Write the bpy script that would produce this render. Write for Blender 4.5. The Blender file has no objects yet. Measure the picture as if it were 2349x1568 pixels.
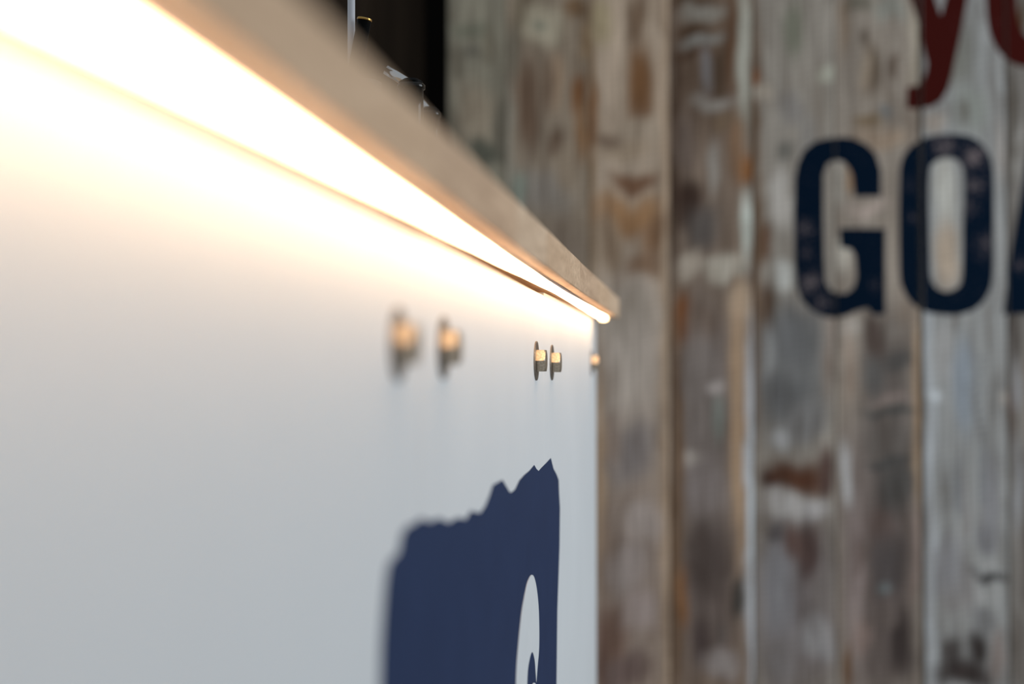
import bpy, bmesh, math, random
import numpy as np
from mathutils import Vector, Matrix, noise

# ------------------------------------------------------------------ camera, world, lights, exposure
S = bpy.context.scene
COL = S.collection
W_PX, H_PX, F_PX = 2349.0, 1568.0, 3262.5
CAM_Z = 1.05
YAW, PITCH = math.radians(7.27), math.radians(1.12)
cam_d = bpy.data.cameras.new('camera'); cam = bpy.data.objects.new('camera', cam_d); COL.objects.link(cam)
cam_d.sensor_width = 36.0; cam_d.sensor_fit = 'HORIZONTAL'; cam_d.lens = 36.0 * F_PX / W_PX
cam.location = (0, 0, CAM_Z); cam.rotation_euler = (math.radians(90) + PITCH, 0, YAW)
cam_d.clip_start = 0.01
cam_d.dof.use_dof = True; cam_d.dof.focus_distance = 0.89; cam_d.dof.aperture_fstop = 3.7
S.camera = cam
S.view_settings.view_transform = 'Standard'; S.view_settings.look = 'None'
S.view_settings.gamma = 1.0; S.view_settings.use_curve_mapping = False
S.view_settings.exposure = 0.0

world = bpy.data.worlds.new('World'); S.world = world; world.use_nodes = True
bgn = world.node_tree.nodes['Background']
bgn.inputs['Color'].default_value = (0.76, 0.89, 1.0, 1); bgn.inputs['Strength'].default_value = 0.385

def area(name, loc, target, sx, sy, power, color):
    l = bpy.data.lights.new(name, 'AREA'); l.shape = 'RECTANGLE'; l.size = sx; l.size_y = sy
    l.energy = power; l.color = color
    o = bpy.data.objects.new(name, l); COL.objects.link(o); o.location = loc
    o.rotation_euler = (Vector(target) - Vector(loc)).to_track_quat('-Z', 'Y').to_euler()
    return o
area('added_side_light', (1.65, 1.1, 1.35), (0.0, 1.1, 1.0), 1.0, 1.3, 19, (0.86, 0.94, 1.0))  # unseen area lamp added for cool side light, no window stands here

# ------------------------------------------------------------------ measuring helpers
R3 = Matrix.Rotation(YAW, 3, 'Z') @ Matrix.Rotation(math.radians(90) + PITCH, 3, 'X')
ORG = Vector((0, 0, CAM_Z))
def ray(px, py):
    return R3 @ Vector(((px - W_PX / 2) / F_PX, (H_PX / 2 - py) / F_PX, -1.0))
def on_y(px, py, y):                     # point of the wall plane
    d = ray(px, py); return ORG + d * (y / d.y)
def on_x(px, py, x):                     # point of the counter front
    d = ray(px, py); return ORG + d * (x / d.x)

PANEL_X = -0.095        # front face of the counter panels
FASCIA_X = -0.0725      # front edge of the worktop
UNDER_Z = CAM_Z + 0.0512
TOP_Z = UNDER_Z + 0.0191
END_Y = 1.40            # far end of the counter
WALL_Y = 2.10

# ------------------------------------------------------------------ object helpers
def link(o, parent=None):
    COL.objects.link(o)
    if parent is not None: o.parent = parent
    return o
def tag(o, label=None, cat=None, group=None, kind=None):
    if label: o['label'] = label
    if cat: o['category'] = cat
    if group: o['group'] = group
    if kind: o['kind'] = kind
    return o
def empty(name, loc=(0, 0, 0), parent=None):
    o = bpy.data.objects.new(name, None); o.empty_display_size = 0.05; o.location = loc
    return link(o, parent)
def mesh_obj(name, bm, mat, parent=None, smooth=False, loc=None):
    me = bpy.data.meshes.new(name); bmesh.ops.recalc_face_normals(bm, faces=bm.faces[:])
    if smooth:
        for f in bm.faces: f.smooth = True
    bm.to_mesh(me); bm.free()
    if mat: me.materials.append(mat)
    o = bpy.data.objects.new(name, me)
    if loc is not None: o.location = loc
    return link(o, parent)
def box_bm(x0, x1, y0, y1, z0, z1, bevel=0.0, seg=2):
    bm = bmesh.new()
    v = [bm.verts.new((x, y, z)) for x in (x0, x1) for y in (y0, y1) for z in (z0, z1)]
    for f in ((0, 1, 3, 2), (4, 6, 7, 5), (0, 4, 5, 1), (2, 3, 7, 6), (0, 2, 6, 4), (1, 5, 7, 3)):
        bm.faces.new([v[i] for i in f])
    if bevel:
        bmesh.ops.bevel(bm, geom=bm.edges[:], offset=bevel, segments=seg, affect='EDGES', profile=0.5)
    return bm
def catmull(pts, n=4):
    out = []; m = len(pts)
    for i in range(m):
        p0, p1, p2, p3 = (np.array(pts[(i + k) % m], float) for k in (-1, 0, 1, 2))
        for k in range(n):
            t = k / n
            out.append(tuple(0.5 * ((2 * p1) + (-p0 + p2) * t + (2 * p0 - 5 * p1 + 4 * p2 - p3) * t * t
                                    + (-p0 + 3 * p1 - 3 * p2 + p3) * t ** 3)))
    return out
def fill_bm(loops):                      # loops of 3-D points -> flat triangulated face with holes
    bm = bmesh.new(); edges = []
    for lp in loops:
        vs = [bm.verts.new(p) for p in lp]
        edges += [bm.edges.new((vs[i], vs[(i + 1) % len(vs)])) for i in range(len(vs))]
    bmesh.ops.triangle_fill(bm, use_beauty=True, use_dissolve=False, edges=edges)
    return bm
def extrude_back(bm, vec):
    r = bmesh.ops.extrude_face_region(bm, geom=bm.faces[:])
    bmesh.ops.translate(bm, vec=vec, verts=[e for e in r['geom'] if isinstance(e, bmesh.types.BMVert)])
def lathe_bm(profile, seg=40, closed=False):
    bm = bmesh.new(); rings = []
    for r, z in profile:
        rings.append([bm.verts.new((r * math.cos(2 * math.pi * i / seg), r * math.sin(2 * math.pi * i / seg), z)) for i in range(seg)])
    n = len(rings)
    for a in range(n if closed else n - 1):
        A, B = rings[a], rings[(a + 1) % n]
        for i in range(seg):
            bm.faces.new((A[i], A[(i + 1) % seg], B[(i + 1) % seg], B[i]))
    if not closed:
        bm.faces.new(rings[0][::-1]); bm.faces.new(rings[-1])
    return bm
def tube_bm(p0, p1, r, wall=0.0006, seg=20):
    L = (Vector(p1) - Vector(p0)).length
    bm = lathe_bm([(r, 0), (r, L), (r - wall, L), (r - wall, 0)], seg, closed=True)
    q = (Vector(p1) - Vector(p0)).to_track_quat('Z', 'Y').to_matrix().to_4x4()
    bmesh.ops.transform(bm, matrix=Matrix.Translation(p0) @ q, verts=bm.verts[:])
    return bm

# ------------------------------------------------------------------ materials
def lin(c):
    return tuple((v / 255 / 12.92) if v / 255 <= 0.04045 else ((v / 255 + 0.055) / 1.055) ** 2.4 for v in c)
def new_mat(name, col=(0.8, 0.8, 0.8), rough=0.5, metal=0.0, spec=0.5):
    m = bpy.data.materials.new(name); m.use_nodes = True
    b = m.node_tree.nodes['Principled BSDF']
    b.inputs['Base Color'].default_value = (*col, 1); b.inputs['Roughness'].default_value = rough
    b.inputs['Metallic'].default_value = metal; b.inputs['Specular IOR Level'].default_value = spec
    return m, m.node_tree, b
def N(nt, t, **kw):
    n = nt.nodes.new(t)
    for k, v in kw.items():
        if k in n.inputs.keys(): n.inputs[k].default_value = v
        else: setattr(n, k, v)
    return n
def noise_fac(nt, scale=(1, 1, 1), nscale=5.0, detail=4.0, rough=0.55, coord='Object', dist=0.0):
    tc = N(nt, 'ShaderNodeTexCoord'); mp = N(nt, 'ShaderNodeMapping'); mp.inputs['Scale'].default_value = scale
    nz = N(nt, 'ShaderNodeTexNoise'); nz.inputs['Scale'].default_value = nscale
    nz.inputs['Detail'].default_value = detail; nz.inputs['Roughness'].default_value = rough
    nz.inputs['Distortion'].default_value = dist
    nt.links.new(tc.outputs[coord], mp.inputs['Vector']); nt.links.new(mp.outputs['Vector'], nz.inputs['Vector'])
    return nz.outputs['Fac']
def ramp(nt, fac, stops):
    r = N(nt, 'ShaderNodeValToRGB'); e = r.color_ramp.elements
    while len(e) < len(stops): e.new(0.5)
    for k, (p, c) in enumerate(stops):
        e[k].position = p; e[k].color = (*c, 1) if len(c) == 3 else c
    nt.links.new(fac, r.inputs['Fac']); return r.outputs['Color']
def bump(nt, b, fac, strength=0.2, dist=0.001):
    n = N(nt, 'ShaderNodeBump'); n.inputs['Strength'].default_value = strength; n.inputs['Distance'].default_value = dist
    nt.links.new(fac, n.inputs['Height']); nt.links.new(n.outputs['Normal'], b.inputs['Normal'])
def mul(nt, a, bcol, fac=1.0, mode='MULTIPLY'):
    m = N(nt, 'ShaderNodeMix', data_type='RGBA', blend_type=mode); m.inputs[0].default_value = fac
    nt.links.new(a, m.inputs[6])
    if isinstance(bcol, tuple): m.inputs[7].default_value = (*bcol, 1)
    else: nt.links.new(bcol, m.inputs[7])
    return m.outputs[2]

# white laminate of the counter front
M_white, nt, b = new_mat('white_laminate', (0.74, 0.75, 0.76), 0.55, 0, 0.08)
f = noise_fac(nt, nscale=400, detail=2); bump(nt, b, f, 0.03, 0.0004)
f2 = noise_fac(nt, nscale=9, detail=3)
nt.links.new(ramp(nt, f2, [(0.3, (0.725, 0.735, 0.745)), (0.7, (0.755, 0.765, 0.775))]), b.inputs['Base Color'])
M_edge, nt, b = new_mat('panel_core', (0.55, 0.47, 0.38), 0.7)
f = noise_fac(nt, nscale=200); nt.links.new(ramp(nt, f, [(0.3, (0.45, 0.37, 0.28)), (0.7, (0.62, 0.54, 0.44))]), b.inputs['Base Color'])
# navy print on the counter
M_navy, nt, b = new_mat('navy_vinyl', (0.018, 0.036, 0.098), 0.5, 0, 0.08)
f = noise_fac(nt, nscale=30); nt.links.new(ramp(nt, f, [(0.3, (0.017, 0.035, 0.094)), (0.7, (0.020, 0.040, 0.106))]), b.inputs['Base Color'])
M_wvinyl, nt, b = new_mat('white_vinyl', (0.74, 0.75, 0.76), 0.55, 0, 0.08)
f = noise_fac(nt, nscale=60); nt.links.new(ramp(nt, f, [(0.3, (0.725, 0.735, 0.745)), (0.7, (0.755, 0.765, 0.775))]), b.inputs['Base Color'])
# worktop timber, one tint for each board
def wood_mat(name, dark, light, axis):
    m, nt, b = new_mat(name, light, 0.62, 0, 0.25)
    f = noise_fac(nt, scale=axis, nscale=14, detail=7, rough=0.62, dist=0.6)
    c = ramp(nt, f, [(0.28, dark), (0.62, light), (0.85, tuple(min(1, v * 1.12) for v in light))])
    f2 = noise_fac(nt, nscale=260, detail=3)
    c = mul(nt, c, ramp(nt, f2, [(0.3, (0.62, 0.59, 0.56)), (0.6, (1, 1, 1))]), 0.7)
    nt.links.new(c, b.inputs['Base Color']); bump(nt, b, f, 0.25, 0.0006)
    return m
M_boards = [wood_mat('worktop_timber_%d' % i, d, l, (6, 1, 9)) for i, (d, l) in enumerate((
    ((0.64, 0.41, 0.25), (0.86, 0.59, 0.385)), ((0.68, 0.46, 0.30), (0.89, 0.64, 0.44)), ((0.57, 0.36, 0.225), (0.81, 0.55, 0.36))))]
M_carc, nt, b = new_mat('carcass_board', (0.10, 0.07, 0.05), 0.8)
f = noise_fac(nt, nscale=40); nt.links.new(ramp(nt, f, [(0.3, (0.08, 0.055, 0.04)), (0.7, (0.13, 0.09, 0.06))]), b.inputs['Base Color'])
# zinc plated steel
M_zinc, nt, b = new_mat('zinc_steel', (0.62, 0.58, 0.52), 0.34, 1.0)
f = noise_fac(nt, nscale=900, detail=3); bump(nt, b, f, 0.25, 0.0003)
nt.links.new(ramp(nt, f, [(0.35, (0.40, 0.335, 0.26)), (0.65, (0.64, 0.545, 0.43))]), b.inputs['Base Color'])
M_washer, nt, b = new_mat('washer_steel', (0.40, 0.36, 0.32), 0.45, 1.0)
f = noise_fac(nt, nscale=700, detail=3); nt.links.new(ramp(nt, f, [(0.35, (0.19, 0.16, 0.135)), (0.65, (0.29, 0.25, 0.21))]), b.inputs['Base Color'])
# lit silicone LED tube
M_led, nt, b = new_mat('led_tube_glow', (0.9, 0.8, 0.6), 0.5)
b.inputs['Emission Color'].default_value = (1.0, 0.67, 0.40, 1); b.inputs['Emission Strength'].default_value = 18.5
M_ledcap, nt, b = new_mat('led_tube_cap', (0.85, 0.8, 0.7), 0.4)
b.inputs['Emission Color'].default_value = (1.0, 0.70, 0.34, 1); b.inputs['Emission Strength'].default_value = 9
# glass and straws
M_glass, nt, b = new_mat('clear_glass', (0.97, 0.98, 0.98), 0.02)
b.inputs['Transmission Weight'].default_value = 1.0; b.inputs['IOR'].default_value = 1.48
M_blackpl, nt, b = new_mat('black_plastic', (0.003, 0.003, 0.003), 0.5, 0, 0.05)
f = noise_fac(nt, nscale=300); bump(nt, b, f, 0.05)
M_palepl, nt, b = new_mat('pale_plastic', (0.62, 0.60, 0.62), 0.35)
f = noise_fac(nt, nscale=300); bump(nt, b, f, 0.05)
M_steel, nt, b = new_mat('brushed_steel', (0.5, 0.5, 0.5), 0.3, 1.0)
f = noise_fac(nt, scale=(1, 1, 30), nscale=60); bump(nt, b, f, 0.1)
# door, floor, backing
M_door, nt, b = new_mat('dark_door_timber', (0.018, 0.011, 0.007), 0.8, 0, 0.05)
f = noise_fac(nt, scale=(14, 14, 1), nscale=5, detail=6); nt.links.new(ramp(nt, f, [(0.3, (0.024, 0.016, 0.011)), (0.7, (0.052, 0.034, 0.022))]), b.inputs['Base Color'])
M_black, nt, b = new_mat('black_frame', (0.003, 0.0024, 0.002), 0.9, 0, 0.02)
f = noise_fac(nt, nscale=60); bump(nt, b, f, 0.1)
M_back, nt, b = new_mat('wall_backing', (0.03, 0.023, 0.018), 0.9)
f = noise_fac(nt, nscale=10); nt.links.new(ramp(nt, f, [(0.3, (0.02, 0.016, 0.012)), (0.7, (0.04, 0.03, 0.022))]), b.inputs['Base Color'])
M_floor, nt, b = new_mat('concrete_floor', (0.3, 0.29, 0.28), 0.6)
f = noise_fac(nt, nscale=3, detail=8); nt.links.new(ramp(nt, f, [(0.3, (0.22, 0.21, 0.2)), (0.7, (0.34, 0.33, 0.31))]), b.inputs['Base Color'])

# reclaimed plank: patches of whitewash and bare timber, with light and shade painted in, come from the colour attribute, grain and saw marks from nodes
M_plank, nt, b = new_mat('reclaimed_plank', (0.3, 0.28, 0.25), 0.78, 0, 0.2)
at = N(nt, 'ShaderNodeAttribute'); at.attribute_name = 'wear_and_shade'
g1 = noise_fac(nt, scale=(90, 1, 3.0), nscale=2.2, detail=6, rough=0.6, dist=0.3)
g2 = noise_fac(nt, scale=(26, 1, 5.0), nscale=1.6, detail=5, rough=0.65, dist=0.8)
c = mul(nt, at.outputs['Color'], ramp(nt, g1, [(0.28, (0.48, 0.43, 0.39)), (0.5, (1, 1, 1)), (0.75, (1.38, 1.38, 1.38))]), 1.0)
c = mul(nt, c, ramp(nt, g2, [(0.30, (0.62, 0.57, 0.53)), (0.5, (1.0, 1.0, 1.0)), (0.72, (1.3, 1.3, 1.3))]), 0.85)
saw = N(nt, 'ShaderNodeTexWave'); saw.wave_type = 'BANDS'; saw.bands_direction = 'Z'
saw.inputs['Scale'].default_value = 34; saw.inputs['Distortion'].default_value = 3.0; saw.inputs['Detail'].default_value = 2
tc = N(nt, 'ShaderNodeTexCoord'); mp = N(nt, 'ShaderNodeMapping'); mp.inputs['Scale'].default_value = (0.8, 1, 1); mp.inputs['Rotation'].default_value = (0, 0.22, 0)
nt.links.new(tc.outputs['Object'], mp.inputs['Vector']); nt.links.new(mp.outputs['Vector'], saw.inputs['Vector'])
c = mul(nt, c, ramp(nt, saw.outputs['Fac'], [(0.0, (0.84, 0.84, 0.84)), (0.5, (1.04, 1.04, 1.04))]), 0.6)
nt.links.new(c, b.inputs['Base Color']); bump(nt, b, g1, 0.5, 0.002)

# distressed paint of the lettering: flaked spots let the timber colour through, thickest where the paint is worn most
def paint_mat(name, col, chip, worn, base_wear):
    m, nt, b = new_mat(name, col, 0.9, 0, 0.04)
    f = noise_fac(nt, nscale=330, detail=3, rough=0.7)
    big = noise_fac(nt, nscale=16, detail=2)
    tc = N(nt, 'ShaderNodeTexCoord'); acc = None
    for px, py, r, a in worn:
        p = on_y(px, py, WALL_Y)
        mp = N(nt, 'ShaderNodeMapping'); mp.inputs['Location'].default_value = (-p.x, 0, -p.z)
        nt.links.new(tc.outputs['Object'], mp.inputs['Vector'])
        ln = N(nt, 'ShaderNodeVectorMath', operation='LENGTH'); nt.links.new(mp.outputs['Vector'], ln.inputs[0])
        mr = N(nt, 'ShaderNodeMapRange'); mr.inputs['From Min'].default_value = 0; mr.inputs['From Max'].default_value = r * SC
        mr.inputs['To Min'].default_value = a; mr.inputs['To Max'].default_value = base_wear
        nt.links.new(ln.outputs['Value'], mr.inputs['Value'])
        if acc is None: acc = mr.outputs['Result']
        else:
            mm = N(nt, 'ShaderNodeMath', operation='MAXIMUM'); nt.links.new(acc, mm.inputs[0]); nt.links.new(mr.outputs['Result'], mm.inputs[1]); acc = mm.outputs[0]
    # flake where fine noise + wear passes a threshold
    ad = N(nt, 'ShaderNodeMath', operation='MULTIPLY_ADD'); ad.inputs[1].default_value = 0.37
    nt.links.new(acc, ad.inputs[0]); nt.links.new(f, ad.inputs[2])
    ad2 = N(nt, 'ShaderNodeMath', operation='MULTIPLY_ADD'); ad2.inputs[1].default_value = 0.25
    nt.links.new(big, ad2.inputs[0]); nt.links.new(ad.outputs[0], ad2.inputs[2])
    k = ramp(nt, ad2.outputs[0], [(0.84, (0, 0, 0)), (0.95, (1, 1, 1))])
    mx = N(nt, 'ShaderNodeMix', data_type='RGBA'); mx.inputs[6].default_value = (*col, 1); mx.inputs[7].default_value = (*chip, 1)
    nt.links.new(k, mx.inputs[0]); nt.links.new(mx.outputs[2], b.inputs['Base Color'])
    g = noise_fac(nt, scale=(90, 1, 3.0), nscale=2.2, detail=6); bump(nt, b, g, 0.3, 0.001)
    return m
SC = (on_y(2000, 800, WALL_Y) - on_y(1900, 800, WALL_Y)).length / 100.0      # metres of wall for a pixel
M_navy_paint = paint_mat('navy_wall_paint', (0.0025, 0.0100, 0.024), (0.24, 0.185, 0.18),
    [(1848, 525, 45, 0.75), (1852, 580, 40, 0.6), (1862, 650, 55, 0.85), (1885, 690, 50, 0.7), (2008, 655, 30, 0.5),
     (2170, 335, 55, 0.7), (2232, 365, 60, 0.95), (2232, 420, 45, 0.75), (2225, 480, 45, 0.6), (2260, 560, 55, 0.65), (2097, 500, 28, 0.6), (2085, 420, 40, 0.5), (2340, 610, 40, 0.6)], 0.12)
M_red_paint = paint_mat('red_wall_paint', (0.062, 0.008, 0.006), (0.11, 0.045, 0.04), [(2200, 60, 40, 0.4), (2290, 60, 60, 0.5)], 0.1)

# ------------------------------------------------------------------ floor
o = mesh_obj('floor', box_bm(-2.2, 4.0, -3.0, WALL_Y + 0.06, -0.06, 0.0), M_floor); tag(o, 'grey concrete floor of the room', 'floor', kind='structure')

# ------------------------------------------------------------------ plank wall
wall = empty('wall_back', (0, WALL_Y, 0)); tag(wall, 'wall of upright whitewashed reclaimed planks with painted lettering', 'wall', kind='structure')
SC = (on_y(2000, 800, WALL_Y) - on_y(1900, 800, WALL_Y)).length / 100.0      # metres of wall for a pixel
def wx(px, py=800): return on_y(px, py, WALL_Y).x
ALB = np.array((2.24, 2.08, 1.98))
# patches of each plank, colours include the wall's dimming to the lower right: (x, y, half width, half height, colour); sizes measured on the photograph
B = lambda *a: a
PLANKS = [
 (1027, 1159, (112, 107, 94), [B(1080, 55, 40, 22, (96, 95, 82)), B(1078, 120, 45, 16, (90, 86, 76)), B(1048, 145, 14, 40, (92, 86, 74)),
   B(1092, 265, 42, 65, (132, 121, 105)), B(1115, 345, 45, 26, (76, 76, 66)), B(1145, 290, 12, 60, (92, 87, 76)), B(1070, 200, 30, 12, (120, 112, 98)),
   B(1120, 90, 15, 40, (104, 98, 84)), B(1040, 700, 40, 300, (96, 88, 78))]),
 (1161, 1350, (118, 106, 92), [B(1168, 330, 9, 130, (134, 128, 116)), B(1240, 58, 44, 46, (148, 140, 122)), B(1240, 57, 13, 12, (112, 112, 99)),
   B(1212, 240, 24, 90, (90, 72, 58)), B(1254, 190, 11, 60, (96, 80, 66)), B(1276, 190, 9, 55, (142, 120, 99)), B(1276, 322, 15, 30, (82, 65, 52)),
   B(1330, 208, 17, 42, (106, 72, 44)), B(1335, 300, 14, 60, (128, 98, 70)), B(1250, 440, 60, 50, (120, 113, 105)), B(1190, 440, 16, 40, (111, 116, 106)),
   B(1338, 80, 10, 40, (132, 112, 88)), B(1318, 10, 26, 20, (94, 74, 54)), B(1195, 20, 20, 60, (108, 98, 82)), B(1300, 380, 24, 60, (128, 114, 98)),
   B(1180, 130, 15, 60, (100, 94, 82)), B(1300, 560, 40, 60, (112, 100, 88))]),
 (1352, 1536, (146, 131, 115), [B(1445, 850, 75, 220, (146, 135, 125)), B(1445, 1320, 80, 260, (128, 115, 106)), B(1360, 300, 9, 330, (100, 80, 58)), B(1362, 270, 8, 80, (112, 76, 46)), B(1385, 45, 22, 50, (140, 127, 102)),
   B(1468, 195, 27, 85, (98, 69, 44)), B(1462, 40, 20, 70, (96, 78, 62)), B(1470, 300, 60, 26, (142, 128, 112)), B(1430, 350, 55, 20, (140, 124, 106)),
   B(1455, 420, 44, 17, (96, 70, 52)), B(1445, 490, 70, 36, (130, 99, 70)), B(1500, 540, 30, 40, (112, 86, 64)), B(1480, 600, 36, 30, (110, 88, 70)),
   B(1400, 560, 24, 50, (124, 106, 88)), B(1440, 720, 60, 60, (142, 132, 121)), B(1445, 850, 45, 80, (154, 144, 134)), B(1440, 1040, 55, 55, (114, 107, 104)),
   B(1400, 1000, 20, 60, (124, 110, 100)), B(1472, 1195, 34, 42, (150, 140, 134)), B(1385, 1260, 18, 90, (120, 103, 90)), B(1440, 1300, 40, 50, (136, 126, 121)),
   B(1400, 1450, 34, 66, (106, 85, 74)), B(1468, 1400, 36, 40, (144, 132, 127)), B(1430, 1540, 60, 40, (100, 85, 80)), B(1376, 1050, 8, 200, (144, 122, 100)),
   B(1526, 800, 8, 900, (150, 130, 110)), B(1400, 320, 26, 20, (108, 92, 78)), B(1374, 1500, 8, 90, (88, 66, 58))]),
 (1540, 1726, (108, 94, 82), [B(1622, 120, 72, 170, (82, 67, 55)), B(1618, 1000, 52, 260, (106, 98, 94)), B(1625, 1400, 60, 130, (92, 82, 77)), B(1549, 300, 9, 300, (62, 47, 36)), B(1590, 8, 50, 12, (56, 39, 25)), B(1612, 32, 48, 18, (108, 103, 95)), B(1588, 68, 30, 11, (56, 39, 25)),  # tall narrow dark strip paints in the shadow along the left edge
   B(1608, 92, 46, 11, (106, 104, 99)), B(1575, 122, 30, 9, (62, 44, 32)), B(1620, 165, 12, 45, (104, 101, 101)), B(1650, 175, 15, 55, (64, 50, 38)),
   B(1684, 100, 13, 100, (76, 53, 36)), B(1708, 140, 12, 150, (140, 139, 129)), B(1635, 240, 45, 14, (120, 114, 107)), B(1715, 385, 17, 34, (118, 80, 48)),
   B(1692, 340, 14, 60, (112, 88, 68)), B(1580, 460, 30, 48, (52, 38, 31)), B(1612, 525, 34, 50, (76, 70, 66)), B(1635, 380, 11, 60, (124, 118, 111)),
   B(1714, 530, 12, 74, (172, 175, 167)), B(1578, 608, 22, 30, (158, 148, 135)), B(1662, 618, 42, 24, (162, 156, 144)), B(1696, 624, 9, 10, (122, 122, 116)),
   B(1700, 690, 24, 34, (150, 132, 113)), B(1566, 722, 18, 54, (108, 68, 40)), B(1610, 740, 30, 40, (98, 84, 74)), B(1600, 900, 45, 120, (106, 98, 93)),
   B(1642, 890, 15, 12, (144, 136, 132)), B(1648, 970, 12, 50, (108, 111, 105)), B(1692, 980, 15, 270, (148, 125, 102)), B(1722, 1200, 9, 380, (172, 176, 181)),
   B(1578, 1058, 22, 18, (146, 138, 131)), B(1553, 1150, 9, 420, (98, 77, 58)), B(1625, 1275, 44, 75, (72, 63, 59)), B(1697, 1385, 11, 48, (56, 54, 51)),
   B(1605, 1480, 16, 48, (76, 66, 64)), B(1656, 1455, 9, 36, (82, 75, 71)), B(1650, 1530, 40, 30, (128, 121, 118)), B(1570, 1370, 10, 60, (112, 80, 54)),
   B(1610, 1120, 40, 50, (112, 104, 101)), B(1660, 280, 24, 16, (96, 80, 64)), B(1570, 330, 22, 60, (88, 76, 68))]),
 (1730, 1915, (122, 116, 108), [B(1815, 850, 76, 140, (95, 95, 94)), B(1825, 1390, 85, 190, (97, 91, 90)), B(1736, 450, 8, 480, (84, 65, 48)), B(1736, 180, 9, 22, (108, 70, 43)), B(1822, 60, 18, 65, (98, 98, 86)), B(1897, 160, 14, 14, (146, 146, 134)),
   B(1752, 218, 17, 20, (142, 134, 123)), B(1800, 360, 18, 22, (90, 88, 82)), B(1792, 455, 22, 55, (154, 150, 144)), B(1755, 560, 10, 44, (84, 61, 46)),
   B(1798, 635, 20, 28, (155, 155, 150)), B(1822, 770, 44, 60, (86, 86, 86)), B(1765, 830, 14, 80, (119, 119, 118)), B(1902, 800, 12, 100, (124, 114, 106)),
   B(1800, 905, 40, 44, (80, 80, 80)), B(1792, 1000, 20, 22, (135, 135, 135)), B(1770, 1110, 26, 24, (58, 40, 34)), B(1832, 1092, 58, 34, (68, 43, 30)),
   B(1896, 1080, 14, 50, (72, 55, 50)), B(1800, 1165, 52, 28, (146, 144, 142)), B(1874, 1165, 30, 24, (144, 142, 141)), B(1785, 1350, 34, 100, (106, 105, 107)),
   B(1858, 1260, 20, 64, (64, 51, 48)), B(1825, 1245, 20, 30, (78, 62, 57)), B(1885, 1380, 24, 60, (94, 88, 85)), B(1870, 1460, 36, 40, (118, 116, 116)),
   B(1790, 1510, 30, 40, (100, 96, 95)), B(1850, 960, 40, 40, (104, 103, 102)), B(1815, 250, 26, 40, (110, 106, 102)), B(1850, 320, 20, 50, (114, 110, 105)),
   B(1760, 700, 14, 40, (74, 58, 46)), B(1780, 1230, 20, 20, (72, 68, 68))]),
 (1918, 2110, (120, 112, 103), [B(2035, 960, 52, 220, (86, 80, 76)), B(2035, 1340, 58, 250, (80, 72, 69)), B(1960, 1300, 30, 280, (104, 95, 91)), B(1980, 108, 10, 18, (70, 60, 50)), B(2000, 165, 20, 44, (88, 77, 65)), B(2052, 155, 9, 24, (74, 62, 52)), B(2094, 100, 12, 80, (138, 130, 117)),
   B(1970, 20, 30, 20, (92, 88, 78)), B(1935, 60, 9, 60, (104, 90, 76)), B(1985, 170, 8, 26, (128, 116, 102)), B(2040, 30, 30, 24, (114, 114, 107)),
   B(2033, 243, 13, 11, (100, 102, 102)), B(1992, 262, 26, 14, (104, 90, 72)), B(2020, 300, 50, 20, (126, 111, 96)), B(1920, 420, 12, 60, (134, 129, 121)),
   B(1946, 400, 8, 42, (122, 96, 70)), B(1990, 488, 40, 18, (144, 132, 124)), B(1930, 600, 18, 34, (156, 151, 141)), B(1952, 758, 20, 18, (136, 130, 123)),
   B(1950, 840, 11, 70, (132, 119, 108)), B(2008, 780, 18, 44, (70, 60, 55)), B(2062, 760, 24, 20, (108, 102, 96)), B(2000, 850, 22, 30, (78, 76, 74)),
   B(2103, 950, 7, 200, (140, 119, 96)), B(2058, 830, 28, 20, (68, 66, 64)), B(2040, 932, 52, 9, (62, 62, 60)), B(2042, 905, 40, 10, (110, 100, 95)),
   B(2040, 1000, 50, 34, (82, 77, 73)), B(2042, 1050, 46, 9, (58, 58, 57)), B(2058, 1110, 34, 60, (66, 64, 62)), B(1944, 1085, 11, 60, (150, 150, 150)),
   B(1962, 1300, 13, 110, (118, 107, 104)), B(2020, 1200, 30, 40, (82, 71, 67)), B(2042, 1290, 36, 60, (66, 61, 60)), B(2030, 1345, 16, 14, (86, 90, 90)),
   B(1982, 1470, 20, 32, (114, 100, 94)), B(1943, 1530, 8, 45, (84, 59, 36)), B(2072, 1480, 24, 66, (50, 43, 41)), B(2010, 1520, 26, 36, (86, 78, 74)),
   B(2100, 1280, 7, 90, (110, 98, 92)), B(2035, 1420, 30, 30, (80, 72, 68)), B(2080, 640, 20, 100, (124, 114, 104))]),
 (2118, 2309, (121, 122, 121), [B(2190, 120, 40, 66, (100, 100, 94)), B(2225, 250, 32, 50, (114, 117, 112)), B(2210, 262, 8, 32, (80, 77, 71)), B(2145, 265, 24, 24, (126, 118, 110)),
   B(2168, 430, 22, 70, (156, 156, 150)), B(2172, 580, 22, 70, (146, 133, 118)), B(2132, 1120, 10, 460, (142, 146, 149)), B(2170, 800, 20, 60, (134, 134, 133)),
   B(2210, 900, 20, 90, (116, 123, 130)), B(2136, 912, 15, 12, (160, 165, 168)), B(2304, 917, 8, 14, (160, 157, 153)), B(2200, 1120, 9, 60, (98, 100, 102)),
   B(2215, 1180, 7, 70, (140, 140, 140)), B(2270, 1150, 20, 90, (106, 106, 108)), B(2265, 1322, 42, 8, (50, 50, 50)), B(2200, 1360, 30, 50, (112, 110, 109)),
   B(2182, 1500, 24, 32, (60, 56, 54)), B(2242, 1490, 20, 36, (40, 35, 33)), B(2212, 1550, 62, 26, (46, 40, 38)), B(2290, 1500, 16, 50, (104, 96, 92)),
   B(2170, 1300, 30, 60, (114, 114, 116)), B(2262, 1240, 24, 30, (98, 98, 100)), B(2296, 340, 9, 70, (134, 130, 126)), B(2255, 1420, 24, 30, (92, 92, 92))]
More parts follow.
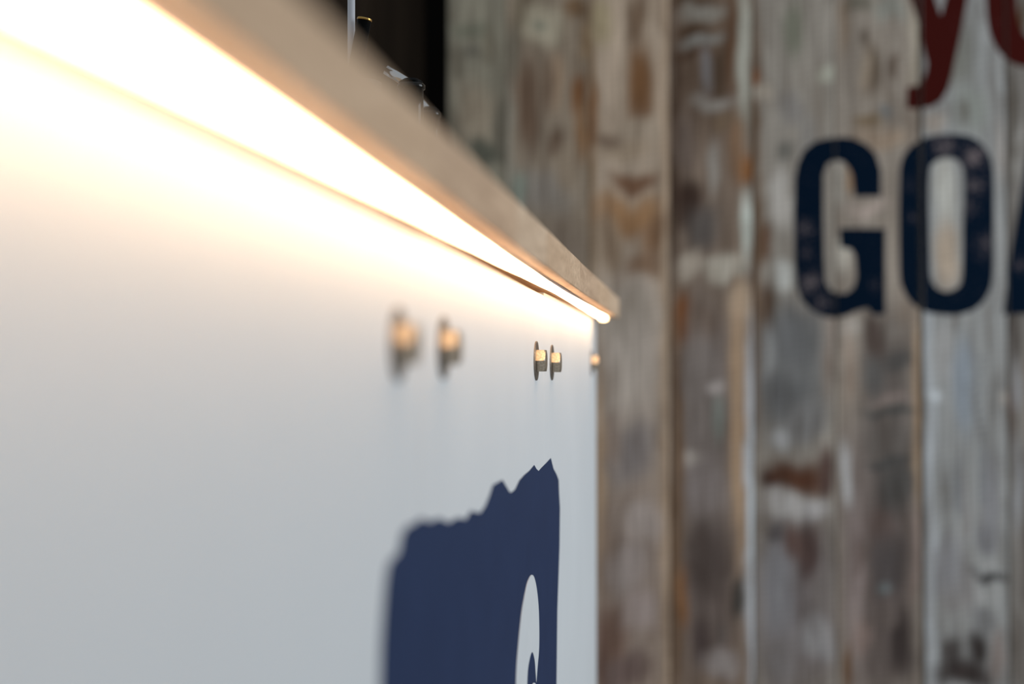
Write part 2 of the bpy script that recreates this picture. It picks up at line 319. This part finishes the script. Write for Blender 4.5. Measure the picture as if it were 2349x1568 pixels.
   + [B(2250, 820 + 18 * k, 8, 4, (94, 98, 101)) for k in range(19)]),
 (2314, 2508, (98, 95, 91), [B(2330, 760, 9, 70, (68, 63, 59)), B(2324, 960, 6, 60, (78, 66, 58)), B(2336, 1120, 9, 90, (112, 113, 115)), B(2340, 1490, 10, 70, (80, 75, 70)),
   B(2325, 300, 6, 120, (72, 67, 60)), B(2338, 350, 6, 60, (124, 122, 118)), B(2335, 880, 7, 60, (112, 112, 114)), B(2336, 60, 14, 50, (66, 46, 26)),
   B(2420, 900, 50, 140, (120, 112, 100)), B(2450, 400, 40, 120, (78, 66, 54)), B(2400, 1300, 40, 90, (74, 66, 60))]),
]
def wobble(x, z, s, seed):
    return noise.noise(Vector((x * s, z * s * 0.45, seed)))
def plank_mesh(x0, x1, base, blobs, rows, cols, seed, proud):
    """upright board, back 20 mm behind its face, eased front edges, colour attribute 'wear'"""
    bx = [(wx(q[0], q[1]), on_y(q[0], q[1], WALL_Y).z, q[2] * SC, q[3] * SC, np.array(lin(q[4]))) for q in blobs]
    base = np.array(lin(base))
    xs = [x0, x0, x0 + 0.0009] + [x0 + (x1 - x0) * k / cols for k in range(1, cols)] + [x1 - 0.0009, x1, x1]
    ys = [0.02, 0.0010, 0.0] + [0.0] * (cols - 1) + [0.0, 0.0010, 0.02]
    verts, cs = [], []
    for z in rows:
        for i, x in enumerate(xs):
            verts.append((x, ys[i] - proud, z))
            jx = x + 0.006 * wobble(x, z, 26, seed) + 0.003 * wobble(x, z, 70, seed + 5)
            jz = z + 0.020 * wobble(x, z, 22, seed + 9) + 0.008 * wobble(x, z, 60, seed + 3)
            c = base * (1 + 0.16 * wobble(x * 3.2, z * 0.7, 11, seed + 2) + 0.10 * wobble(x * 2.2, z, 34, seed + 7))
            for cx, cz, rx, rz, cc in bx:
                ax = abs(jx - cx) / (rx * 1.15); az = abs(jz - cz) / (rz * 1.15)
                if ax < 2 and az < 2:
                    r = (ax ** 2.6 + az ** 2.6)
                    w = math.exp(-0.8 * r ** 1.7) if r < 5 else 0
                    c = c * (1 - w) + cc * w
            cs.append(np.clip(c * ALB, 0.002, 0.88))
    n = len(xs); faces = []
    for r in range(len(rows) - 1):
        for i in range(n - 1):
            a = r * n + i; faces.append((a, a + 1, a + n + 1, a + n))
    me = bpy.data.meshes.new('plank'); me.from_pydata(verts, [], faces)
    at = me.color_attributes.new('wear_and_shade', 'FLOAT_COLOR', 'POINT')
    at.data.foreach_set('color', np.hstack([np.array(cs), np.ones((len(cs), 1))]).ravel())
    me.materials.append(M_plank)
    return me
zt, zb = on_y(1600, -30, WALL_Y).z, on_y(1600, 1600, WALL_Y).z
rows_fine = [0.01] + list(np.linspace(zb, zt, 190)) + [2.7]
rows_coarse = [0.01] + list(np.linspace(0.3, 2.4, 36)) + [2.7]
spans = []
rnd = random.Random(4)
for k, (p0, p1, base, blobs) in enumerate(PLANKS):
    x0, x1 = wx(p0), wx(p1); pr = (0.0, 0.0006, 0.0003, 0.0012, 0.0, 0.0004, 0.0010, 0.0)[k]
    me = plank_mesh(x0, x1, base, blobs, rows_fine, 22, k * 7.3, pr)
    link(bpy.data.objects.new('plank', me), wall); spans.append((x0, x1, pr))
x = spans[-1][1] + 0.0015
base_cols = [(118, 112, 104), (96, 84, 74), (124, 122, 118), (110, 98, 84), (130, 122, 112), (90, 80, 72)]
k = 0
while x < 3.9:                            # the wall goes on to the right of the frame
    w = rnd.uniform(0.11, 0.125)
    me = plank_mesh(x, x + w, base_cols[k % 6], [], rows_coarse, 6, 90 + k * 3.1, 0.0)
    link(bpy.data.objects.new('plank', me), wall); x += w + 0.0022; k += 1
mesh_obj('backing_board', box_bm(wx(1020), 4.0, 0.016, 0.05, 0.0, 2.7), M_back, wall)

# painted lettering, broken at the joints between planks
def letter(name, loops, mat, label):
    out = bmesh.new()
    for x0, x1, pr in spans:
        bm = fill_bm([[(on_y(px, py, WALL_Y).x, -pr - 0.0003, on_y(px, py, WALL_Y).z) for px, py in lp] for lp in loops])
        for co, no in (((x0 + 0.0003, 0, 0), (-1, 0, 0)), ((x1 - 0.0003, 0, 0), (1, 0, 0))):
            if bm.faces:
                bmesh.ops.bisect_plane(bm, geom=bm.verts[:] + bm.edges[:] + bm.faces[:], plane_co=co, plane_no=no, clear_outer=True)
        if bm.faces:
            me = bpy.data.meshes.new('t'); bm.to_mesh(me); out.from_mesh(me); bpy.data.meshes.remove(me)
        bm.free()
    extrude_back(out, (0, 0.0003, 0))
    o = mesh_obj(name, out, mat, wall); o['label'] = label
    return o
G = [(2021, 450), (2021, 390), (2008, 352), (1987, 331), (1959, 318), (1935, 314), (1900, 317), (1868, 325), (1844, 345), (1830, 373), (1823, 408), (1821, 495),
     (1823, 600), (1826, 653), (1837, 685), (1858, 709), (1886, 725), (1914, 729), (1938, 725), (1966, 713), (1991, 706), (2003, 722), (2031, 720), (2030, 600),
     (2030, 524), (1926, 523), (1928, 567), (1952, 571), (1962, 587), (1965, 636), (1958, 660), (1942, 672), (1924, 673), (1904, 665), (1894, 646), (1891, 600),
     (1889, 495), (1889, 401), (1898, 376), (1917, 367), (1935, 371), (1949, 387), (1956, 404), (1958, 430), (1961, 451)]
O1 = [(2166, 308), (2135, 313), (2103, 325), (2079, 348), (2066, 376), (2063, 418), (2062, 500), (2063, 600), (2066, 646), (2079, 678), (2100, 702), (2128, 716), (2170, 722),
      (2205, 720), (2240, 706), (2264, 678), (2277, 636), (2279, 530), (2279, 418), (2275, 373), (2261, 341), (2236, 318), (2205, 309)]
O2 = [(2170, 362), (2145, 371), (2133, 390), (2131, 460), (2133, 566), (2135, 629), (2145, 657), (2170, 669), (2194, 660), (2207, 636), (2209, 530), (2212, 425), (2208, 387), (2194, 367)]
A1 = [(2301, 720), (2310, 636), (2324, 548), (2345, 425), (2364, 312), (2438, 312), (2458, 425), (2480, 548), (2500, 720), (2436, 720), (2428, 650), (2374, 650), (2366, 720)]
A2 = [(2382, 590), (2420, 590), (2401, 430)]
Y1 = [(2062, -110), (2090, 0), (2106, 51), (2114, 89), (2121, 123), (2127, 145), (2124, 165), (2117, 186), (2105, 196), (2081, 200), (2079, 245), (2088, 250), (2112, 249),
      (2137, 245), (2158, 232), (2173, 209), (2183, 174), (2193, 128), (2204, 77), (2216, 13), (2240, -110), (2190, -110), (2168, 0), (2158, 36), (2146, 0), (2118, -110)]
def superell(cx, cy, rx, ry, p=2.5, n=40):
    r = []
    for i in range(n):
        a = 2 * math.pi * i / n; c, s = math.cos(a), math.sin(a)
        r.append((cx + rx * math.copysign(abs(c) ** (2 / p), c), cy + ry * math.copysign(abs(s) ** (2 / p), s)))
    return r
letter('painted_letter', [G], M_navy_paint, 'navy distressed capital letter G painted on the planks')
letter('painted_letter', [catmull(O1, 3), catmull(O2, 3)], M_navy_paint, 'navy distressed capital letter O painted on the planks')
letter('painted_letter', [A1, A2], M_navy_paint, 'navy distressed capital letter A following the O')
letter('painted_letter', [Y1], M_red_paint, 'dark red lowercase letter y painted above the navy word')
letter('painted_letter', [superell(2374, -8, 113, 163), superell(2374, -8, 42, 98)], M_red_paint, 'dark red round lowercase letter after the red y')

# ------------------------------------------------------------------ dark doorway left of the planks
dx0, dx1 = wx(480), wx(1021)
door = empty('door_1', ((dx0 + dx1) / 2, WALL_Y, 0)); tag(door, 'dark brown door in a black frame beside the plank wall', 'door', kind='structure')
door_c = (dx0 + dx1) / 2
fw = wx(1021) - wx(972)
mesh_obj('door_frame', box_bm(dx1 - fw - door_c, dx1 - door_c, 0.0, 0.09, 0, 2.2, 0.002), M_black, door)
mesh_obj('door_frame', box_bm(dx0 - door_c - 0.35, dx0 - door_c - 0.35 + fw, 0.0, 0.09, 0, 2.2, 0.002), M_black, door)
mesh_obj('door_frame', box_bm(dx0 - door_c - 0.35, dx1 - door_c, 0.0, 0.09, 2.2, 2.7, 0.002), M_black, door)
leaf = mesh_obj('door_leaf', box_bm(dx0 - door_c - 0.35 + fw, dx1 - fw - door_c, 0.05, 0.09, 0.005, 2.198, 0.001), M_door, door)
mesh_obj('door_panel', box_bm(dx0 - door_c - 0.2, dx1 - fw - door_c - 0.09, 0.044, 0.06, 1.25, 2.05, 0.003), M_door, leaf)
mesh_obj('door_panel', box_bm(dx0 - door_c - 0.2, dx1 - fw - door_c - 0.09, 0.044, 0.06, 0.2, 1.1, 0.003), M_door, leaf)

# ------------------------------------------------------------------ bar counter: carcass, three bolted front panels, print
cnt = empty('bar_counter', (PANEL_X, 0.5, 0)); tag(cnt, 'bar counter clad in white bolted panels with a navy print', 'counter')
OFF = Vector((PANEL_X, 0.5, 0))
def local(bm): bmesh.ops.translate(bm, vec=-OFF, verts=bm.verts[:]); return bm
mesh_obj('carcass', local(box_bm(-0.58, PANEL_X - 0.0125, -0.6, END_Y - 0.004, 0.0, UNDER_Z - 0.0002)), M_carc, cnt)
seam1, seam2 = on_x(965, 1000, PANEL_X).y, on_x(1248, 900, PANEL_X).y
panels = []
for y0, y1, top in ((-0.6, seam1 - 0.0005, 0.0042), (seam1 + 0.0005, seam2 - 0.0004, 0.0034), (seam2 + 0.0004, END_Y, 0.0014)):
    bm = box_bm(PANEL_X - 0.012, PANEL_X, y0, y1, 0.02, UNDER_Z - top, 0.0005, 2)
    p = mesh_obj('front_panel', local(bm), M_white, cnt); panels.append(p)

def hexbolt(px, py, panel):
    c = on_x(px, py, PANEL_X)
    # washer
    bm = lathe_bm([(0.0045, 0), (0.0119, 0), (0.0120, 0.0002), (0.0120, 0.0007), (0.0118, 0.0009), (0.0045, 0.0009)], 40, closed=True)
    rot = Matrix.Rotation(math.radians(90), 4, 'Y')
    bmesh.ops.transform(bm, matrix=rot, verts=bm.verts[:])
    w = mesh_obj('washer', bm, M_washer, panel, loc=c - OFF)
    # hexagon head with chamfered crown, a corner towards the near end of the counter
    bm = bmesh.new(); R = 0.0065 / math.cos(math.radians(30)); seg = 24
    rings = []
    for z, chamf in ((0.0008, 0), (0.0060, 0), (0.0064, 1), (0.0066, 2)):
        ring = []
        for i in range(seg):
            a = 2 * math.pi * i / seg
            m = ((a + math.pi / 6) % (math.pi / 3)) - math.pi / 6      # corner at 0 deg
            r = 0.0065 / math.cos(math.pi / 6 - abs(m))
            if chamf == 1: r = min(r, 0.00675)
            if chamf == 2: r = 0.0060
            if chamf == 0 and z > 0.005: zz = z - max(0, (r - 0.0066)) * 0.55
            else: zz = z
            ring.append(bm.verts.new((zz, -r * math.cos(a), r * math.sin(a))))
        rings.append(ring)
    for A, Bn in zip(rings[:-1], rings[1:]):
        for i in range(seg): bm.faces.new((A[i], A[(i + 1) % seg], Bn[(i + 1) % seg], Bn[i]))
    bm.faces.new(rings[-1]); bm.faces.new(rings[0][::-1])
    mesh_obj('hex_bolt', bm, M_zinc, panel, loc=c - OFF)
for px, py, pi in ((912, 789, 0), (1016, 797, 1), (1229, 827, 1), (1265, 831, 2), (1357, 832, 2)):
    hexbolt(px, py, panels[pi])

L1 = [(871, 1568), (873, 1480), (877, 1417), (882, 1350), (887, 1308), (894, 1286), (914, 1266), (918, 1240), (922, 1222), (934, 1206), (952, 1199), (965, 1187), (985, 1196), (1007, 1187), (1028, 1198),
      (1050, 1186), (1068, 1191), (1079, 1171), (1101, 1176), (1113, 1159), (1123, 1134), (1130, 1112), (1141, 1106), (1152, 1100), (1159, 1112), (1169, 1129), (1174, 1128), (1181, 1122), (1191, 1101),
      (1202, 1089), (1214, 1079), (1225, 1066), (1230, 1075), (1235, 1080), (1242, 1072), (1252, 1062), (1263, 1050), (1266, 1062), (1269, 1074), (1276, 1087), (1281, 1100), (1282, 1130), (1284, 1163), (1283, 1254),
      (1278, 1398), (1276, 1568), (1274, 1750), (1276, 1900), (1262, 1990), (1230, 2010), (1190, 2035), (1150, 2040), (1100, 2100), (1050, 2120), (1000, 2180), (940, 2200), (900, 2150), (880, 1900)]
lg = empty('logo', (0, 0, 0), cnt); lg['label'] = 'torn-edged navy vinyl print with a white numeral'
def flat(loops, dx):
    bm = fill_bm([[on_x(px, py, PANEL_X) + Vector((dx, 0, 0)) - OFF for px, py in lp] for lp in loops])
    extrude_back(bm, (-0.0002, 0, 0)); return bm
mesh_obj('navy_field', flat([L1], 0.00022), M_navy, lg)
S1 = [(1182, 1568), (1184, 1520), (1188, 1471), (1192, 1430), (1197, 1391), (1206, 1344), (1213, 1324), (1218.6, 1318), (1224, 1324), (1229.5, 1348), (1234, 1391), (1235.6, 1446), (1235, 1489), (1232, 1525),
      (1229.3, 1560), (1228.6, 1562), (1227.2, 1543), (1225, 1514), (1220, 1495), (1215, 1504), (1209.5, 1533), (1207.5, 1570), (1207, 1600), (1212, 1592), (1218, 1573), (1224, 1565), (1231, 1576), (1236, 1610), (1238, 1660),
      (1235, 1720), (1228, 1765), (1216, 1790), (1203, 1780), (1192, 1740), (1185, 1680), (1182, 1620)]
S2 = [(1216, 1630), (1222, 1614), (1227, 1636), (1228, 1680), (1223, 1715), (1216, 1722), (1210, 1700), (1211, 1660)]
o = mesh_obj('white_numeral', flat([catmull(S1, 5), catmull(S2, 5)], 0.00044), M_wvinyl, lg)

# ------------------------------------------------------------------ worktop with edge boards
wt = empty('worktop', (-0.33, 0.4, UNDER_Z)); tag(wt, 'pale brown timber bar worktop overhanging the white panels', 'worktop')
WO = Vector((-0.33, 0.4, UNDER_Z))
def wl(bm): bmesh.ops.translate(bm, vec=-WO, verts=bm.verts[:]); return bm
EB = 0.018
bm = box_bm(-0.60, FASCIA_X - EB, -0.62, END_Y + 0.004, UNDER_Z, TOP_Z, 0.001)
mesh_obj('slab', wl(bm), M_boards[0], wt)
ycuts = [-0.62, -0.2, 0.16, 0.40, 0.585, 0.705, 0.915, 1.095, 1.235, END_Y + 0.006]
for i, (y0, y1) in enumerate(zip(ycuts[:-1], ycuts[1:])):
    d = (0.0, 0.0002, -0.0001, 0.0001)[i % 4]
    mesh_obj('edge_board', wl(box_bm(FASCIA_X - EB, FASCIA_X + d, y0, y1 - 0.0002, UNDER_Z, TOP_Z, 0.0007, 2)), M_boards[(0, 1, 0, 2, 1, 0, 2, 0, 1)[i]], wt)

# ------------------------------------------------------------------ LED tube under the overhang
LED_X = -0.0840
led = empty('led_strip', (LED_X, 0.4, UNDER_Z)); tag(led, 'glowing warm white LED strip under the worktop overhang', 'led strip')
def sweep(profile, y0, y1, n, wob=1.0):
    bm = bmesh.new(); rings = []
    for i in range(n + 1):
        y = y0 + (y1 - y0) * i / n
        wx_ = wob * 0.0006 * noise.noise(Vector((y * 9, 1.3, 0))); wz = wob * 0.0005 * abs(noise.noise(Vector((y * 7, 4.1, 2))))
        rings.append([bm.verts.new((px + wx_, y - 0.4, pz - (wz if pz < -0.0005 else 0))) for px, pz in profile])
    m = len(profile)
    for A, Bn in zip(rings[:-1], rings[1:]):
        for k in range(m): bm.faces.new((A[k], A[(k + 1) % m], Bn[(k + 1) % m], Bn[k]))
    bm.faces.new(rings[0]); bm.faces.new(rings[-1][::-1])
    return bm
HW = 0.0036
mesh_obj('channel', sweep([(-HW, -0.0001), (-HW, -0.0023), (-HW + 0.0004, -0.0023), (-HW + 0.0004, -0.0012), (HW - 0.0004, -0.0012), (HW - 0.0004, -0.0013), (HW, -0.0013), (HW, -0.0001)], -0.6, 1.335, 90), M_palepl, led)
dome = [(-(HW - 0.0004) * math.cos(math.pi * k / 10), -0.0021 + 0.00006 * k - 0.0022 * math.sin(math.pi * k / 10)) for k in range(11)]
mesh_obj('light_tube', sweep([(HW - 0.00045, -0.0013), (-HW + 0.00045, -0.0013)] + dome, -0.6, 1.335, 90), M_led, led)
mesh_obj('end_cap', box_bm(-0.0038, 0.0038, 1.3345 - 0.4, 1.3425 - 0.4, -0.0050, -0.0003, 0.0016, 3), M_ledcap, led, smooth=True)

# ------------------------------------------------------------------ bottles with spouts and straws on the worktop
M_bottle, nt, b = new_mat('dark_bottle_glass', (0.012, 0.009, 0.006), 0.12, 0, 0.3)
f = noise_fac(nt, nscale=40); bump(nt, b, f, 0.03)
M_chrome, nt, b = new_mat('spout_steel', (0.72, 0.71, 0.70), 0.18, 1.0)
f = noise_fac(nt, nscale=200); bump(nt, b, f, 0.04)
M_brass, nt, b = new_mat('brass_glint_ring', (0.55, 0.33, 0.10), 0.3, 1.0)
f = noise_fac(nt, nscale=500); bump(nt, b, f, 0.1)
def bottle(px, py, Y, px_tip, py_tip, r, label):
    c = on_y(px, py, Y); tip = on_y(px_tip, py_tip, Y); h = c.z - TOP_Z
    g = empty('spout_bottle', (c.x, c.y, TOP_Z)); tag(g, label, 'bottle', None)
    R = r * 2.6
    prof = [(0.001, 0.0), (R * 0.94, 0.0), (R, 0.002), (R, h * 0.45), (R * 0.96, h * 0.52), (R * 0.55, h * 0.66), (r * 1.02, h * 0.74), (r, h - 0.004), (r * 1.15, h - 0.0035), (r * 1.15, h - 0.001), (r, h), (0.001, h)]
    mesh_obj('bottle_body', lathe_bm(prof, 40), M_bottle, g, smooth=True)
    s0 = Vector((0, 0, h - 0.001)); s1 = tip - Vector((c.x, c.y, TOP_Z))
    sp = mesh_obj('spout', tube_bm(s0, s1, r * 0.42, r * 0.1), M_chrome, g, smooth=True)
    mesh_obj('spout_collar', lathe_bm([(r * 0.45, h - 0.0005), (r * 0.95, h - 0.0005), (r * 0.95, h + 0.0012), (r * 0.6, h + 0.003), (r * 0.45, h + 0.003)], 32, closed=True), M_blackpl, sp)
bottle(943, 192, 0.88, 886, 160, 0.0078, 'dark bottle with a bright steel spout beside the straws on the worktop')
bottle(986, 256, 0.95, 966, 234, 0.0065, 'lower dark bottle with a dull steel spout by the door frame')
# straw cup
pc = on_y(806, 190, 0.88); 
cup = empty('straw_cup', (pc.x, pc.y, TOP_Z)); tag(cup, 'low steel cup on the worktop that holds two straws', 'cup')
ch = max(0.05, pc.z - TOP_Z)
mesh_obj('cup_body', lathe_bm([(0.001, 0), (0.016, 0), (0.018, 0.003), (0.019, ch), (0.0182, ch), (0.0165, 0.004), (0.001, 0.003)], 40), M_steel, cup, smooth=True)
s0, s1 = on_y(806, 330, 0.88), on_y(806, -120, 0.88)
s0.z = TOP_Z + 0.0045
o = mesh_obj('drinking_straw', tube_bm(s0, s1, 0.0024), M_palepl, smooth=True); tag(o, 'pale grey upright drinking straw in the steel cup', 'straw')
t1 = on_y(836, 46, 0.875); t0 = on_y(822, 119, 0.875)
dirv = (t0 - t1) / (t0.z - t1.z); tb = t1 + dirv * (TOP_Z + 0.0045 - t1.z)
o = mesh_obj('drinking_straw', tube_bm(tb, t1, 0.0045, 0.0008), M_blackpl, smooth=True); tag(o, 'wide black slanting drinking straw in the steel cup', 'straw')

rimq = (t1 - tb).to_track_quat('Z', 'Y')
bm = lathe_bm([(0.0045, -0.0004), (0.0049, 0.0), (0.0047, 0.0010), (0.0038, 0.0010), (0.0037, 0.0)], 24, closed=True)  # ring added to put gold glints on the straw tip
bmesh.ops.transform(bm, matrix=Matrix.Translation(t1) @ rimq.to_matrix().to_4x4(), verts=bm.verts[:])
mesh_obj('rim', bm, M_brass, o)
